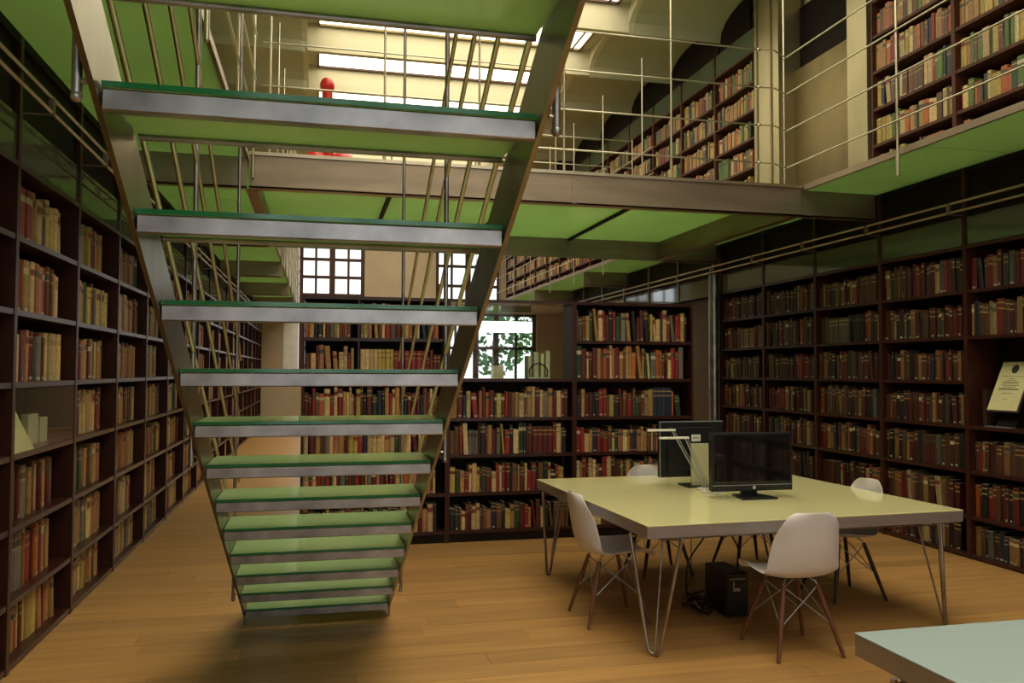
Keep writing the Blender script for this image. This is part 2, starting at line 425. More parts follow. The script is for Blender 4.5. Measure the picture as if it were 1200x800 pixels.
# lower rails that carry book ladders along both bookcase walls
for (nm, lb, xx, s) in (('ladder_rail', 'pair of long steel ladder rails along the left bookcases', XL + .15, 1), ('ladder_rail', 'pair of long steel ladder rails along the right bookcases', XR - .15, -1)):
    r = thing(nm, lb, 'rail'); y1 = YF - 2 if s > 0 else 17.5
    for z in (2.985, 3.062): MB().rod((xx, YB + .3, z), (xx, y1, z), .011, 8).obj('rail', 'rod_steel', r, True)
    y = 3.7 if s > 0 else 3.83
    while y < y1:
        MB().rod((xx, y, 2.974), (xx - s * .15, y, 2.974), .006, 6).box(xx - .012, y - .02, 2.972, xx + .012, y + .02, 3.07).obj('bracket', 'beam_steel', r)
        y += 1.153 if s > 0 else 1.113

# ------------------------------------------------------------------ bookcases
LV = [.04, .37, .76, 1.145, 1.53, 1.92, 2.32]
LV_TOP = 2.68
LVU = [ZS + .13, 3.91, 4.28, 4.66, 5.03, 5.40]; LVU_TOP = 5.77
LVB = [.11, .46, .815, 1.16, 1.53, 1.90]; LVB_TOP = 2.25
CASES = []
MESHC = {}
def cached(key, fn):
    if key not in MESHC: MESHC[key] = fn()
    return MESHC[key]
def bookcase(label, loc, rz, L, levels, top, z0=0, zend=None, cell_h=None, depth=.32, transom=None, cornice=None, skip=(), back=True, wood='dark_wood', shelf='shelf_wood'):
    r = thing('bookcase', label, 'bookcase', loc, rz)
    t = .022; zt = zend if zend else top + .035
    key = (round(L, 4), zt, z0)
    me = cached(('side', wood) + key + (depth,), lambda: MB().box(0, 0, z0, t, depth, zt).mesh('side_panel', wood))
    put('side_panel', me, r); put('side_panel', me, r, loc=(L - t, 0, 0))
    ms = cached(('shelf', shelf, round(L, 4), depth), lambda: MB().box(t + .001, .004, -.03, L - t - .001, depth - .012, 0).mesh('shelf', shelf))
    for i, z in enumerate(levels):
        if i in skip: continue
        put('shelf', ms, r, loc=(0, 0, z))
    put('top_board', cached(('top', shelf, round(L, 4), depth), lambda: MB().box(t + .001, 0, 0, L - t - .001, depth, .03).mesh('top_board', shelf)), r, loc=(0, 0, top))
    if back: put('back_panel', cached(('back',) + key + (top, depth), lambda: MB().box(t + .001, depth - .011, z0, L - t - .001, depth - .001, top).mesh('back_panel', 'black_panel')), r)
    if levels[0] - z0 > .035: put('plinth', cached(('pl', round(L, 4), levels[0]), lambda: MB().box(t + .001, .015, z0, L - t - .001, .03, levels[0] - .031).mesh('plinth', 'black_panel')), r)
    if transom:
        put('transom_pane', cached(('tr', round(L, 4), transom), lambda: MB().box(t + .001, .012, transom[0], L - t - .001, .020, transom[1]).mesh('transom_pane', 'transom_glass')), r)
    if cornice:
        put('cornice_panel', cached(('co', round(L, 4), cornice), lambda: MB().box(.003, .028, cornice[0], L - .003, .045, cornice[1]).box(.003, .001, cornice[1] - .05, L - .003, .028, cornice[1]).mesh('cornice_panel', 'black_panel')), r)
    return r

ORD = ['first', 'second', 'third', 'fourth', 'fifth', 'sixth', 'seventh', 'eighth', 'ninth', 'tenth', 'eleventh', 'twelfth', 'thirteenth', 'fourteenth', 'fifteenth', 'sixteenth', 'seventeenth', 'eighteenth', 'nineteenth', 'twentieth']
def ordinal(n):
    if n <= 20: return ORD[n - 1]
    tens = {2: 'twenty', 3: 'thirty', 4: 'forty'}[n // 10]
    return (tens + '-' + ORD[n % 10 - 1]) if n % 10 else tens[:-1] + 'ieth'

PITL, PITR = 1.153, 1.113
NL = int((24.4 - 1.39) / PITL)
left_cases = []
for k in range(-1, 18):
    y = 3.70 + PITL * k
    if y + PITL > 24.5: break
    names = {-1: 'dark wooden bookcase at the left beside the viewer', 0: 'dark wooden left-wall bookcase cut off by the picture edge', 1: 'first full dark bookcase on the left wall, with a glazed display cell'}
    lab = names.get(k, '%s full dark bookcase along the left wall from the front' % ordinal(k) if k > 1 else '')
    c = bookcase(lab, (XL, y, 0), PI / 2, PITL, LV, LV_TOP, zend=ZS - .012, transom=(LV_TOP + .035, 2.96), cornice=(2.97, ZS - .012))
    left_cases.append((k, c, y))
right_cases = []
for k in range(0, 12):
    y = 10.51 - PITR * k                     # the post on the viewer's left of this bay
    if k == 4: lab = 'dark right-wall bookcase cut by the picture edge, with a document cell'
    elif k > 4: lab = 'dark right-wall bookcase nearer the viewer, ' + (ordinal(k - 4) + ' outside the picture')
    else: lab = '%s dark bookcase on the right wall from the steel post' % ordinal(k + 1)
    skip = (4,) if k == 4 else ()
    c = bookcase(lab, (XR, y, 0), -PI / 2, PITR, LV, LV_TOP, zend=ZS - .012, transom=(LV_TOP + .035, 2.96), cornice=(2.97, ZS - .012), skip=skip)
    right_cases.append((k, c, y))
BX = [-.14, 1.19, 2.43, 3.68]; YBK = 7.65
back_cases = []
for k in range(3):
    lab = ['free-standing dark bookcase seen behind the glass stair', 'middle dark bookcase across the hall with a see-through glazed display', 'right-hand dark bookcase across the hall behind the table'][k]
    c = bookcase(lab, (BX[k], YBK, 0), 0, BX[k + 1] - BX[k], LVB, LVB_TOP, depth=.30, zend=LVB_TOP + .031, skip=(5,) if k == 1 else (), back=(k != 1))
    if k == 0:
        MB().box(.495, .004, 1.5305, .515, .288, 1.869).box(.495, .004, 1.9005, .515, .288, 2.2495).obj('divider', 'dark_wood', c)
    if k == 1:
        L = BX[2] - BX[1]
        MB().box(.024, .288, 0, L - .024, .298, 1.52).obj('back_panel', 'black_panel', c)
        for yy in (.012, .285): MB().box(.024, yy, 1.535, L - .024, yy + .006, LVB_TOP - .004).obj('display_pane', 'clear_glass', c)
    back_cases.append((k, c))
upper_cases = []
for k in range(0, 5):
    y = 7.26 - PITR * k
    c = bookcase('%s upper bookcase on the right gallery, this side of the pier' % ordinal(k + 1), (XR, y, 0), -PI / 2, PITR, LVU, LVU_TOP, z0=ZS + .045, zend=6.1, transom=(LVU_TOP + .035, 6.06), cornice=(6.061, 6.30), wood='gallery_wood', shelf='gallery_wood')
    upper_cases.append((k, c, y))
far_cases = []
for k in range(0, 14):
    y = 9.56 + PITR * (k + 1)
    if y > 24.6: break
    c = bookcase('%s upper bookcase on the right gallery beyond the pier' % ordinal(k + 1), (XR, y, 0), -PI / 2, PITR, LVU, LVU_TOP, z0=ZS + .045, zend=6.1, transom=(LVU_TOP + .035, 6.10), wood='gallery_wood', shelf='gallery_wood')
    far_cases.append((k, c, y))
# dark arched boards above the upper bookcases, following the vaults, and the same on the left wall
def arched_board(xa, xb, ya, yb, lab):
    m_ = MB()
    k0 = int((ya - YB0) // BAY)
    for k in range(k0, nb):
        a0, b0 = YB0 + k * BAY, YB0 + (k + 1) * BAY
        if a0 >= yb or b0 > YF + .4: break
        pts = [(yy, zz - .03) for (yy, zz) in arc(a0 + .03, b0 - .03, .36) if ya <= yy <= yb]
        if len(pts) < 2: continue
        m_.prism([(pts[0][0], 6.10)] + pts + [(pts[-1][0], 6.10)], 'x', xa, xb)
    o = m_.obj('arched_board', 'black_panel'); tag(o, lab, 'panel'); return o
arched_board(XR + .03, XR + .06, 9.6, YF, 'row of dark arched boards over the upper right bookcases')
arched_board(XL - .06, XL - .03, 0, YF, 'row of dark arched boards on the upper left wall')
MB().box(-1.92, YB, ZS + .04, XL - .06, YF, 6.1).obj('wall_left_upper', 'vault_plaster')
struct(bpy.data.objects['wall_left_upper'], 'olive upper part of the left wall above the walkway', 'wall')

# pier between the two upper bookcase runs
pr = thing('pier', 'brushed pale metal pier with a recessed golden panel on the right gallery', 'pier'); pr['kind'] = 'structure'
MB().box(XR - .02, 8.96, ZS + .045, XR + .3, 9.53, 6.9).obj('column', 'pier_metal', pr)
MB().box(XR - .03, 9.10, ZS + .045, XR - .02, 9.14, 6.9).box(XR - .03, 9.44, ZS + .045, XR - .02, 9.47, 6.9).obj('column_joint', 'gold_panel', pr)
MB().box(XR - .02, 7.30, ZS + .045, XR + .3, 7.62, 6.9).obj('column', 'pier_metal', pr)
MB().box(XR + .2, 7.62, ZS + .045, XR + .3, 8.96, 5.3).obj('golden_panel', 'gold_panel', pr)
MB().box(XR + .28, 7.62, 5.3, XR + .34, 8.96, 6.1).obj('dark_top_panel', 'black_panel', pr)  # black sheet fills the top of the recess above the golden panel

# below: steel post and golden panel at the end of the right bookcases
tag(MB().rod((XR - .06, 10.61, 0), (XR - .06, 10.61, 2.96), .07, 20).rod((XR - .06, 10.61, 1.28), (XR - .06, 10.61, 1.30), .077, 20).obj('steel_post', 'steel', None, True), 'polished steel post at the end of the right bookcases', 'post')
lp = thing('wall_panel', 'brownish golden wall panel beyond the steel post', 'panel'); lp['kind'] = 'structure'
MB().box(XR + .1, 10.75, 0, XR + .2, 14.0, 2.68).obj('golden_panel', 'brown_panel', lp)
MB().box(XR + .1, 14.0, 0, XR + .2, 18.0, 2.68).obj('plain_panel', 'beige_wall', lp)
y = 10.75
for i in range(6):
    MB().box(XR + .02, y + .02, 2.69, XR + .035, y + 1.16, 2.96).obj('transom_pane', 'screen_glass' if i % 2 else 'transom_glass', lp)
    MB().box(XR, y - .02, 2.68, XR + .05, y + .02, ZS - .012).obj('mullion', 'beam_steel', lp)
    y += 1.18
MB().box(XR + .028, 10.75, 2.97, XR + .05, 18, ZS - .012).obj('cornice_panel', 'black_panel', lp)

# ------------------------------------------------------------------ books
CREAM, TAN, BROWN, RED, DRED, ORANGE, GREEN, DGREEN, NAVY, BLACK, YELLOW, GREY, PINK, TEAL = (
    (.60, .44, .21), (.40, .215, .075), (.13, .055, .024), (.25, .018, .012), (.10, .012, .009), (.46, .115, .025), (.10, .17, .035), (.018, .050, .024),
    (.012, .020, .048), (.010, .009, .010), (.50, .36, .09), (.16, .145, .11), (.42, .17, .09), (.02, .10, .08))
CN = {CREAM: 'cream', TAN: 'tan', BROWN: 'brown', RED: 'red', DRED: 'dark red', ORANGE: 'orange', GREEN: 'green', DGREEN: 'dark green', NAVY: 'navy', BLACK: 'black', YELLOW: 'yellowish', GREY: 'grey', PINK: 'pinkish', TEAL: 'teal'}
PAL = {'left': [TAN]*7 + [CREAM]*5 + [BROWN]*3 + [YELLOW]*2 + [RED]*2 + [DRED]*2 + [GREY, DGREEN, ORANGE, PINK],
       'back': [DRED]*6 + [CREAM]*5 + [TAN]*4 + [BROWN]*3 + [RED]*4 + [ORANGE]*1 + [BLACK]*2 + [DGREEN]*2 + [NAVY, GREY, YELLOW, PINK],
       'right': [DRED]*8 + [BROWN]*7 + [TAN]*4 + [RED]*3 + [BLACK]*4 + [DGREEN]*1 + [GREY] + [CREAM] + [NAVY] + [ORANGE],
       'upper': [TAN]*6 + [CREAM]*4 + [ORANGE]*4 + [PINK]*1 + [GREEN]*4 + [YELLOW]*6 + [RED]*2 + [BROWN]*4 + [DGREEN]*2 + [TEAL, NAVY, GREY]}
def book_geo(w, h, d, col, lean, style):
    """local: x 0..w along the shelf, y 0 (spine) .. d, z 0..h; returns verts, faces, face colours"""
    V, Fc, Cc = [], [], []
    zs = [0, .04 * h, .095 * h, .16 * h, .70 * h, .74 * h, .86 * h, .90 * h, h]
    lt = tuple(min(1, c * 1.25 + .02) for c in col); gold = (.34, .22, .07) if sum(col) < .8 else tuple(c * .45 for c in col)
    lab = {0: col, 1: ((.50, .43, .28) if style > 8 else tuple(c * .7 for c in col)), 2: (.20, .02, .015) if sum(col) > .6 else (.05, .05, .04)}[style % 3]
    strip = [col, (.46, .42, .32) if style % 3 == 1 else col, col, gold if style % 2 else col, col, lab, gold if style % 2 else col, col]
    strip = [strip[0], strip[1], strip[2], col, strip[3], lab, strip[6], col]
    b = min(.012, w * .28); y1 = .006
    prof = [(0, d), (0, y1), (b, 0), (w - b, 0), (w, y1), (w, d)]
    for z in zs:
        for (x, y) in prof: V.append((x + lean * (h - z), y, z))
    for j in range(len(zs) - 1):
        for i in range(5):
            a = j * 6 + i
            Fc.append((a, a + 1, a + 7, a + 6)); Cc.append((strip[j] if j != 1 or i == 2 else col) if i in (1, 2, 3) else col)
    # top: pages sunk between the covers
    n = len(V); zt = h - .004; tk = min(.003, w * .15)
    Fc.append(((len(zs) - 1) * 6 + 0, (len(zs) - 1) * 6 + 1, (len(zs) - 1) * 6 + 2, (len(zs) - 1) * 6 + 3, (len(zs) - 1) * 6 + 4, (len(zs) - 1) * 6 + 5)); Cc.append((.50, .42, .27))
    Fc.append((5, 4, 3, 2, 1, 0)); Cc.append(col)
    Fc.append((0, (len(zs) - 1) * 6, (len(zs) - 1) * 6 + 5, 5)); Cc.append((.50, .42, .27))
    return V, Fc, Cc
def add_colors(me, cols):
    ca = me.color_attributes.new('Col', 'FLOAT_COLOR', 'CORNER')
    buf = []
    for p, c in zip(me.polygons, cols): buf += [c[0], c[1], c[2], 1.0] * p.loop_total
    ca.data.foreach_set('color', buf)

ALL = []       # every book: (share of the picture, matrix, size, colour, lean, style, label text)
def fill(case, x0, x1, z, hmax, pal, place, row, recess=.05, full=1.0, tmin=.018, tmax=.05, hvar=(.62, .95), depth=.19):
    mw = Matrix.Translation(case.location) @ Matrix.Rotation(case.rotation_euler.z, 4, 'Z')
    x = x0 + .004; end = x0 + (x1 - x0) * full; n = 0; run = 0; base_h = random.uniform(*hvar)
    while True:
        if run <= 0:
            run = random.choice([1, 1, 2, 3, 4, 6]); col = random.choice(PAL[pal]); w0 = random.uniform(tmin, tmax); h0 = hmax * random.uniform(*hvar) * .55 + hmax * base_h * .45; st = random.randrange(12)
            same = random.random() < .14
        if same: c, w, h, s = col, w0, h0, st
        else:
            c = random.choice(PAL[pal]); w = random.uniform(tmin, tmax); s = random.randrange(12)
            h = hmax * min(.96, max(.5, random.uniform(*hvar) * .6 + base_h * .4))
        run -= 1
        lean = random.choice([.05, .08, .11]) if random.random() < .06 else 0
        if x + w + lean * h > end: break
        n += 1
        jy = random.uniform(0, .022)
        mb = mw @ Matrix.Translation((x, recess + jy, z + .0006))
        tone = random.uniform(.7, 1.15) * {'right': .50, 'left': 1.0, 'back': 1.0, 'upper': .85}[pal]; cc = tuple(q * tone * random.uniform(.92, 1.06) for q in c)  # right-wall books darkened in colour for the shade beneath the walkway
        ctr = mb @ Vector((w / 2, 0, h / 2)); nrm = (mw.to_3x3() @ Vector((0, -1, 0)))
        vv = CAM - ctr; pj = project(ctr); share = 0
        if pj and -10 < pj[0] < 1210 and -10 < pj[1] < 810 and ctr.z < 7:
            share = w * h * max(0, nrm.dot(vv.normalized())) / vv.length ** 2
            if ctr.x < .5 and pal == 'back': share *= .3
        ALL.append([share, mb, (w, h, depth), cc, c, lean, s, n, row, place])
        x += w + lean * h + .0012
row_name = ['bottom shelf', 'second shelf up', 'third shelf up', 'fourth shelf up', 'fifth shelf up', 'sixth shelf up', 'seventh shelf up']
def heights(levels, top): return [(levels[i + 1] if i + 1 < len(levels) else top + .03) - .03 - levels[i] for i in range(len(levels))]
HL = heights(LV, LV_TOP); HU = heights(LVU, LVU_TOP); HBk = heights(LVB, LVB_TOP)
for k, c, y in left_cases:
    pl = {0: 'left-edge bookcase', 1: 'first full left bookcase'}.get(k, ordinal(max(k, 1)) + ' full left bookcase')
    for i, z in enumerate(LV):
        if k == 1 and i == 3: continue
        if k < 0: continue
        f = random.uniform(.80, 1.0)
        if k > 6 and random.random() < .25: f = .35
        fill(c, .025, PITL - .025, z, HL[i], 'left', pl, row_name[i], recess=.055, full=f, tmin=.034, tmax=.088, hvar=(.72, .92))
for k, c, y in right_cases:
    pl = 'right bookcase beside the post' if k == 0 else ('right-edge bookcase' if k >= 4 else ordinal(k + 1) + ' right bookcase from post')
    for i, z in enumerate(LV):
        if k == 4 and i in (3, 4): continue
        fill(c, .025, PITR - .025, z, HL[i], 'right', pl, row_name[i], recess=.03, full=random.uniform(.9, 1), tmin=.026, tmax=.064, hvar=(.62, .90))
for k, c in back_cases:
    pl = ['bookcase behind stair', 'middle back bookcase', 'right back bookcase'][k]
    for i, z in enumerate(LVB):
        if k == 1 and i >= 4: continue
        L = BX[k + 1] - BX[k]
        if k == 0 and i >= 4:
            fill(c, .025, .49, z, HBk[i], 'back', pl, row_name[i].replace(' up', '') + ', left half', recess=.02, full=.97, tmin=.018, tmax=.052, hvar=(.52, .98))
            fill(c, .52, L - .025, z, HBk[i], 'back', pl, row_name[i].replace(' up', '') + ', right half', recess=.02, full=.97, tmin=.018, tmax=.052, hvar=(.52, .98))
            continue
        fill(c, .025, L - .025, z, HBk[i], 'back', pl, row_name[i], recess=.02, full=random.uniform(.94, 1), tmin=.018, tmax=.052, hvar=(.52, .98))
for k, c, y in upper_cases[:3]:
    for i, z in enumerate(LVU):
        fill(c, .025, PITR - .025, z, HU[i], 'upper', ordinal(k + 1) + ' gallery bookcase before pier', row_name[i], recess=.03, full=random.uniform(.9, 1), tmin=.032, tmax=.072, hvar=(.58, .88))
for k, c, y in far_cases:
    for i, z in enumerate(LVU):
        fill(c, .025, PITR - .025, z, HU[i], 'upper', ordinal(k + 1) + ' gallery bookcase beyond pier', row_name[i], recess=.03, full=random.uniform(.85, 1), tmin=.034, tmax=.075, hvar=(.58, .88))
order = sorted(range(len(ALL)), key=lambda i: -ALL[i][0])
single = set(order[:300])
SV, SF, SCc = [], [], []
for i, (sh, mb, (w, h, d), cc, cbase, lean, st, n, row, place) in enumerate(ALL):
    V, Fc, Cc = book_geo(w, h, d, cc, lean, st)
    if i in single:
        me = bpy.data.meshes.new('book'); me.from_pydata(V, [], [tuple(reversed(f)) for f in Fc]); me.materials.append(MATS['book_cloth']); add_colors(me, Cc)
        o = bpy.data.objects.new('book', me); COL.objects.link(o); o.matrix_world = mb
        tag(o, '%s book, %s from left on the %s, %s' % (CN[cbase], ordinal(n), row, place), 'book', 'books on the shelves')
    else:
        b0 = len(SV)
        SV += [tuple(mb @ Vector(v)) for v in V]; SF += [tuple(b0 + q for q in reversed(f)) for f in Fc]; SCc += Cc
me = bpy.data.meshes.new('book_rows'); me.from_pydata(SV, [], SF); me.materials.append(MATS['book_cloth']); add_colors(me, SCc)
tag(put('book_rows', me), 'rows of smaller, more distant books filling the other shelves', 'books', kind='stuff')

# display cells
c = left_cases[2][1] if left_cases[2][0] == 1 else left_cases[1][1]
y1c = c.location.y
MB().box(.024, .004, 1.15, PITL - .024, .009, 1.495).obj('display_pane', 'clear_glass', c)
def leaning(name, lab, cat, M, w, h, t, mat, extra=None):
    r = thing(name, lab, cat); r.matrix_world = M
    MB().box(0, 0, 0, w, t, h).obj('sheet', mat, r)
    if extra: extra(r)
    return r
o = MB().prism([(0, 0), (.34, .0), (.02, .27), (0, .27)], 'y', 0, .006).obj('display_card', 'paper')
o.matrix_world = Matrix.Translation((XL - .018, y1c + .06, 1.1465)) @ Matrix.Rotation(PI / 2, 4, 'Z') @ Matrix.Rotation(math.radians(-4), 4, 'X')
tag(o, 'pale triangular card standing in the glazed cell of the left wall', 'card')
tag(MB().box(XL - .16, y1c + .62, 1.1465, XL - .12, y1c + .80, 1.33).obj('display_card', 'cream_plastic'), 'smaller pale card standing further back in the left display cell', 'card')
tag(MB().box(XL - .2, y1c + .84, 1.1465, XL - .12, y1c + .98, 1.30).obj('display_box', 'cream_plastic'), 'small pale box at the far end of the left display cell', 'box')
for i in range(5):
    w_ = random.uniform(.02, .05)
# document stand in the right wall's double cell
c5 = right_cases[4][1]; yr = c5.location.y
Md = Matrix.Translation((XR + .06, yr - .16, 1.29)) @ Matrix.Rotation(-PI / 2, 4, 'Z') @ Matrix.Rotation(math.radians(-24), 4, 'X')
def docx(r):
    bk = MB().box(-.012, .0075, -.012, .312, .02, .452).obj('backing_board', 'leather_dark', r)
    e = MB()
    for k in range(20): pass
    e.prism([(.15 + .035 * math.cos(2 * PI * k / 20), .375 + .04 * math.sin(2 * PI * k / 20)) for k in range(20)], 'y', -.0015, 0).obj('emblem', 'ink', r)
    for j, (wd, zz, th) in enumerate([(.24, .305, .004), (.06, .283, .004), (.10, .266, .005), (.16, .245, .008), (.18, .225, .005), (.12, .209, .005), (.20, .185, .010), (.11, .150, .004), (.05, .100, .003)]):
        x = .15 - wd / 2; m_ = MB(); rnd = random.Random(j)
        while x < .15 + wd / 2:
            q = rnd.uniform(.006, .02); m_.box(x, -.0015, zz, min(x + q, .15 + wd / 2), 0, zz + th); x += q + .004
        m_.obj('text_line', 'ink', r)
leaning('framed_document', 'yellowish printed document with a dark oval emblem leaning in the right cell', 'document', Md, .30, .44, .006, 'paper', docx)
tag(MB().prism([(0, 0), (.13, 0), (.13, .29)], 'y', -.1, .1).obj('document_stand', 'black_panel'), 'dark wedge stand under the document in the right cell', 'stand')
ds = bpy.data.objects['document_stand']; ds.matrix_world = Matrix.Translation((XR + .10, yr - .31, 1.1465))
tag(MB().box(XR + .03, yr - .42, 1.1465, XR + .09, yr - .16, 1.152).obj('caption_card', 'silver_plastic'), 'small pale caption card lying before the document', 'card')
tag(MB().box(XR + .12, yr - .09, 1.1465, XR + .24, yr - .05, 1.46).obj('upright_book', 'leather_dark'), 'dark old volume standing left of the document in the right cell', 'book')

# items in the see-through display of the middle back bookcase
xm = BX[1]
for i, (a, w_, h_, m_) in enumerate([(.80, .035, .22, 'cream_plastic'), (.86, .045, .26, 'cream_plastic'), (.93, .03, .24, 'paper'), (.98, .04, .27, 'cream_plastic')]):
    tag(MB().box(xm + a, YBK + .10, 1.5306, xm + a + w_, YBK + .24, 1.53 + h_).obj('displayed_book', m_), '%s pale book standing in the see-through display, from the left' % ORD[i], 'book')
rr = thing('magnifier_stand', 'small dark reading stand inside the see-through display', 'stand', (xm + .9, YBK + .06, 1.5306))
MB().tube([(-.10, 0, .08), (-.06, 0, .13), (0, 0, .15), (.06, 0, .12), (.09, 0, .07)], .008, 8).obj('arch', 'black_plastic', rr, True)
MB().box(-.11, -.03, 0, .10, .03, .012).obj('foot', 'cream_plastic', rr)
MB().rod((-.09, 0, .012), (-.10, 0, .085), .006, 6).rod((.08, 0, .012), (.09, 0, .075), .006, 6).obj('upright', 'black_plastic', rr)
# added glowing white band and pale columns before the far lower window
tag(MB().box(4.05, 21.0, 2.62, 5.5, 21.2, 2.9).obj('glowing_band', 'white_glow'), 'long glowing white band added in the far bay, seen through the display', 'lamp')
tag(MB().rod((4.2, 21.1, 2.9), (4.2, 21.1, 3.395), .01).rod((5.3, 21.1, 2.9), (5.3, 21.1, 3.395), .01).obj('hanger', 'rod_steel'), 'pair of thin hangers above the long glowing white band', 'hanger')
for i, (x, h) in enumerate([(4.75, 1.1), (5.75, 1.15)]):
    tag(MB().box(x, 22.4, 0, x + .3, 22.7, 1.75 + .1 * i).obj('display_column', 'cream_plastic'), ['left', 'right'][i] + ' pale yellow column in the far bay before the window', 'column')

# outside: ground, hedge bushes
struct(MB().box(-30, YF + .5, -1.0, 40, 70, -.9).obj('ground_outside', 'ground_outside'), 'ground outside the far windows', 'ground')
def bush(cx, cy, cz, r, seed, lab):
    rnd = random.Random(seed); m_ = MB()
    for i in range(260):
        a, b = rnd.uniform(0, 2 * PI), rnd.uniform(-.5 * PI, .5 * PI); q = r * rnd.uniform(.6, 1)
        p = Vector((cx + q * math.cos(a) * math.cos(b), cy + q * .6 * math.sin(a) * math.cos(b), cz + q * math.sin(b)))
        u = Vector((rnd.uniform(-1, 1), rnd.uniform(-1, 1), rnd.uniform(-1, 1))).normalized() * .16; w_ = u.cross(Vector((rnd.uniform(-1, 1), 1, .3))).normalized() * .09
        n = len(m_.v); m_.v += [tuple(p - u), tuple(p + w_), tuple(p + u), tuple(p - w_)]; m_.f.append((n, n + 1, n + 2, n + 3))
    r_ = thing('shrub', lab, 'shrub', (0, 0, 0)); m_.obj('leaves', 'foliage', r_); MB().rod((cx, cy, -.9), (cx, cy, cz), .08).obj('trunk', 'chair_wood', r_)
bush(6.3, 29.5, 2.7, 1.3, 1, 'leafy green shrub outside the lower window, left one')
bush(8.6, 30.5, 2.9, 1.5, 2, 'leafy green shrub outside the lower window, right one')

# ------------------------------------------------------------------ staircase
ST_Z0, ST_Y0, RISE, RUN = .105, 5.45, .1875, .337
NT = 18; SX0, SX1 = -.42, .465
st = thing('staircase', 'steel staircase with green glass treads rising over the viewer', 'staircase')
def nose(y): return ST_Z0 + (ST_Y0 - y) * RISE / RUN
for s, (xa, xb) in enumerate(((SX0 - .014, SX0 - .002), (SX1 + .002, SX1 + .014))):
    ytop = ST_Y0 - RUN * 17.3
    up_, lo_ = .150, -.052
    poly = [(ST_Y0 + .02, 0), (ST_Y0 + .055, 0), (ST_Y0 + .29, nose(ST_Y0 + .29) + up_ + .02), (ytop, nose(ytop) + up_), (ytop, nose(ytop) + lo_), (ST_Y0 + .02, nose(ST_Y0 + .02) + lo_ + .02)]
    poly[2] = (ST_Y0 + .20, .16)
    MB().prism(poly, 'x', xa, xb).obj('stringer', 'stringer_steel', st)
mb_front = MB().box(SX0, 0, -.057, SX1, .03, -.013).mesh('front_bar', 'steel', bevel=.003)
mb_back = MB().rod((SX0 + .004, .328, -.0205), (SX1 - .004, .328, -.0205), .0078, 10).mesh('back_bar', 'steel')
mb_glass = MB().box(SX0 + .002, -.004, -.012, SX1 - .002, .336, 0).mesh('glass_plate', 'tread_glass')
mb_lip = MB().box(SX0 + .001, -.0065, -.0118, SX1 - .001, -.0042, -.0005).mesh('glass_rim', 'glass_edge')
for i in range(NT):
    y, z = ST_Y0 - RUN * i, ST_Z0 + RISE * i
    t = put('tread', mb_glass, st, loc=(0, y, z))
    put('front_bar', mb_front, t); put('back_bar', mb_back, t); put('glass_rim', mb_lip, t)
for s, x in ((-1, SX0 - .03), (1, SX1 + .03)):
    r = thing('stair_railing', ('left' if s < 0 else 'right') + ' stair railing of four sloping brass-toned rails on tall rods', 'railing')
    for dz in (.34, .69, 1.05, 1.42):
        ya, yb = ST_Y0 - .25, ST_Y0 - RUN * 17
        MB().rod((x, ya, nose(ya) + dz), (x, yb, nose(yb) + dz), .0085, 8).obj('rail', 'rod_steel', r, True)
    for yp in (4.95, 3.25, 1.69):
        zb = nose(yp) - .08
        MB().rod((x, yp, zb), (x, yp, 6.2), .0095, 10).ball((x, yp, zb), .012, nu=8, nv=6).rod((x, yp, zb + .03), (x - s * .016, yp, zb + .03), .006, 6).obj('post', 'steel', r, True)

# ------------------------------------------------------------------ tables
def table(label, cx_, cy_, w, d, rz, top):
    t = thing('table', label, 'table', (cx_, cy_, 0), rz)
    a, b = w / 2, d / 2
    MB().box(-a, -b, .738, a, b, .745).obj('table_top', top, t, bevel=.0015)
    MB().box(-a + .001, -b + .001, .672, a - .001, b - .001, .7375).obj('edge_band', 'table_edge', t)
    for sx in (-1, 1):
        for sy in (-1, 1):
            fx, fy = sx * (a - .075), sy * (b - .075); q = .7071
            ux, uy = -sx * q, -sy * q                      # inward
            tx_, ty_ = -sx * q, sy * q                     # across the corner
            def at(u, w_, z): return (fx + ux * u + tx_ * w_, fy + uy * u + ty_ * w_, z)
            MB().tube([at(.03, -.155, .671), at(.004, -.042, .07), at(0, -.032, .032), at(0, -.016, .016), at(0, 0, .0115), at(0, .016, .016), at(0, .032, .032), at(.004, .042, .07), at(.03, .155, .671)], .0105, 10).obj('hairpin_leg', 'steel', t, True)
            MB().rod(at(.15, 0, .625), at(.012, 0, .03), .006, 8).obj('leg_brace', 'steel', t, True)
            J = at(.15, 0, .628)
            MB().rod(J, at(.028, -.150, .655), .004, 6).rod(J, at(.028, .150, .655), .004, 6).rod(J, at(-.02, 0, .668), .004, 6).obj('frame_tie', 'steel', t, True)
    for sx in (-1, 1):
        MB().rod((sx * (a - .18), -(b - .18), .628), (sx * (a - .18), (b - .18), .628), .005, 8).obj('frame_rod', 'steel', t, True)
        MB().rod((-(a - .18), sx * (b - .18), .628), ((a - .18), sx * (b - .18), .628), .005, 8).obj('frame_rod', 'steel', t, True)
    return t
TRZ = math.radians(2.4)
table('large square white table, warm reflection painted into its glossy top, steel hairpin legs', 2.82, 5.37, 2.15, 2.05, TRZ, 'table_warm_reflection')
table('white table, cool reflection painted into its top, cut off at the lower right corner', 2.86, 1.38, 2.26, 2.06, 0, 'table_cool_reflection')

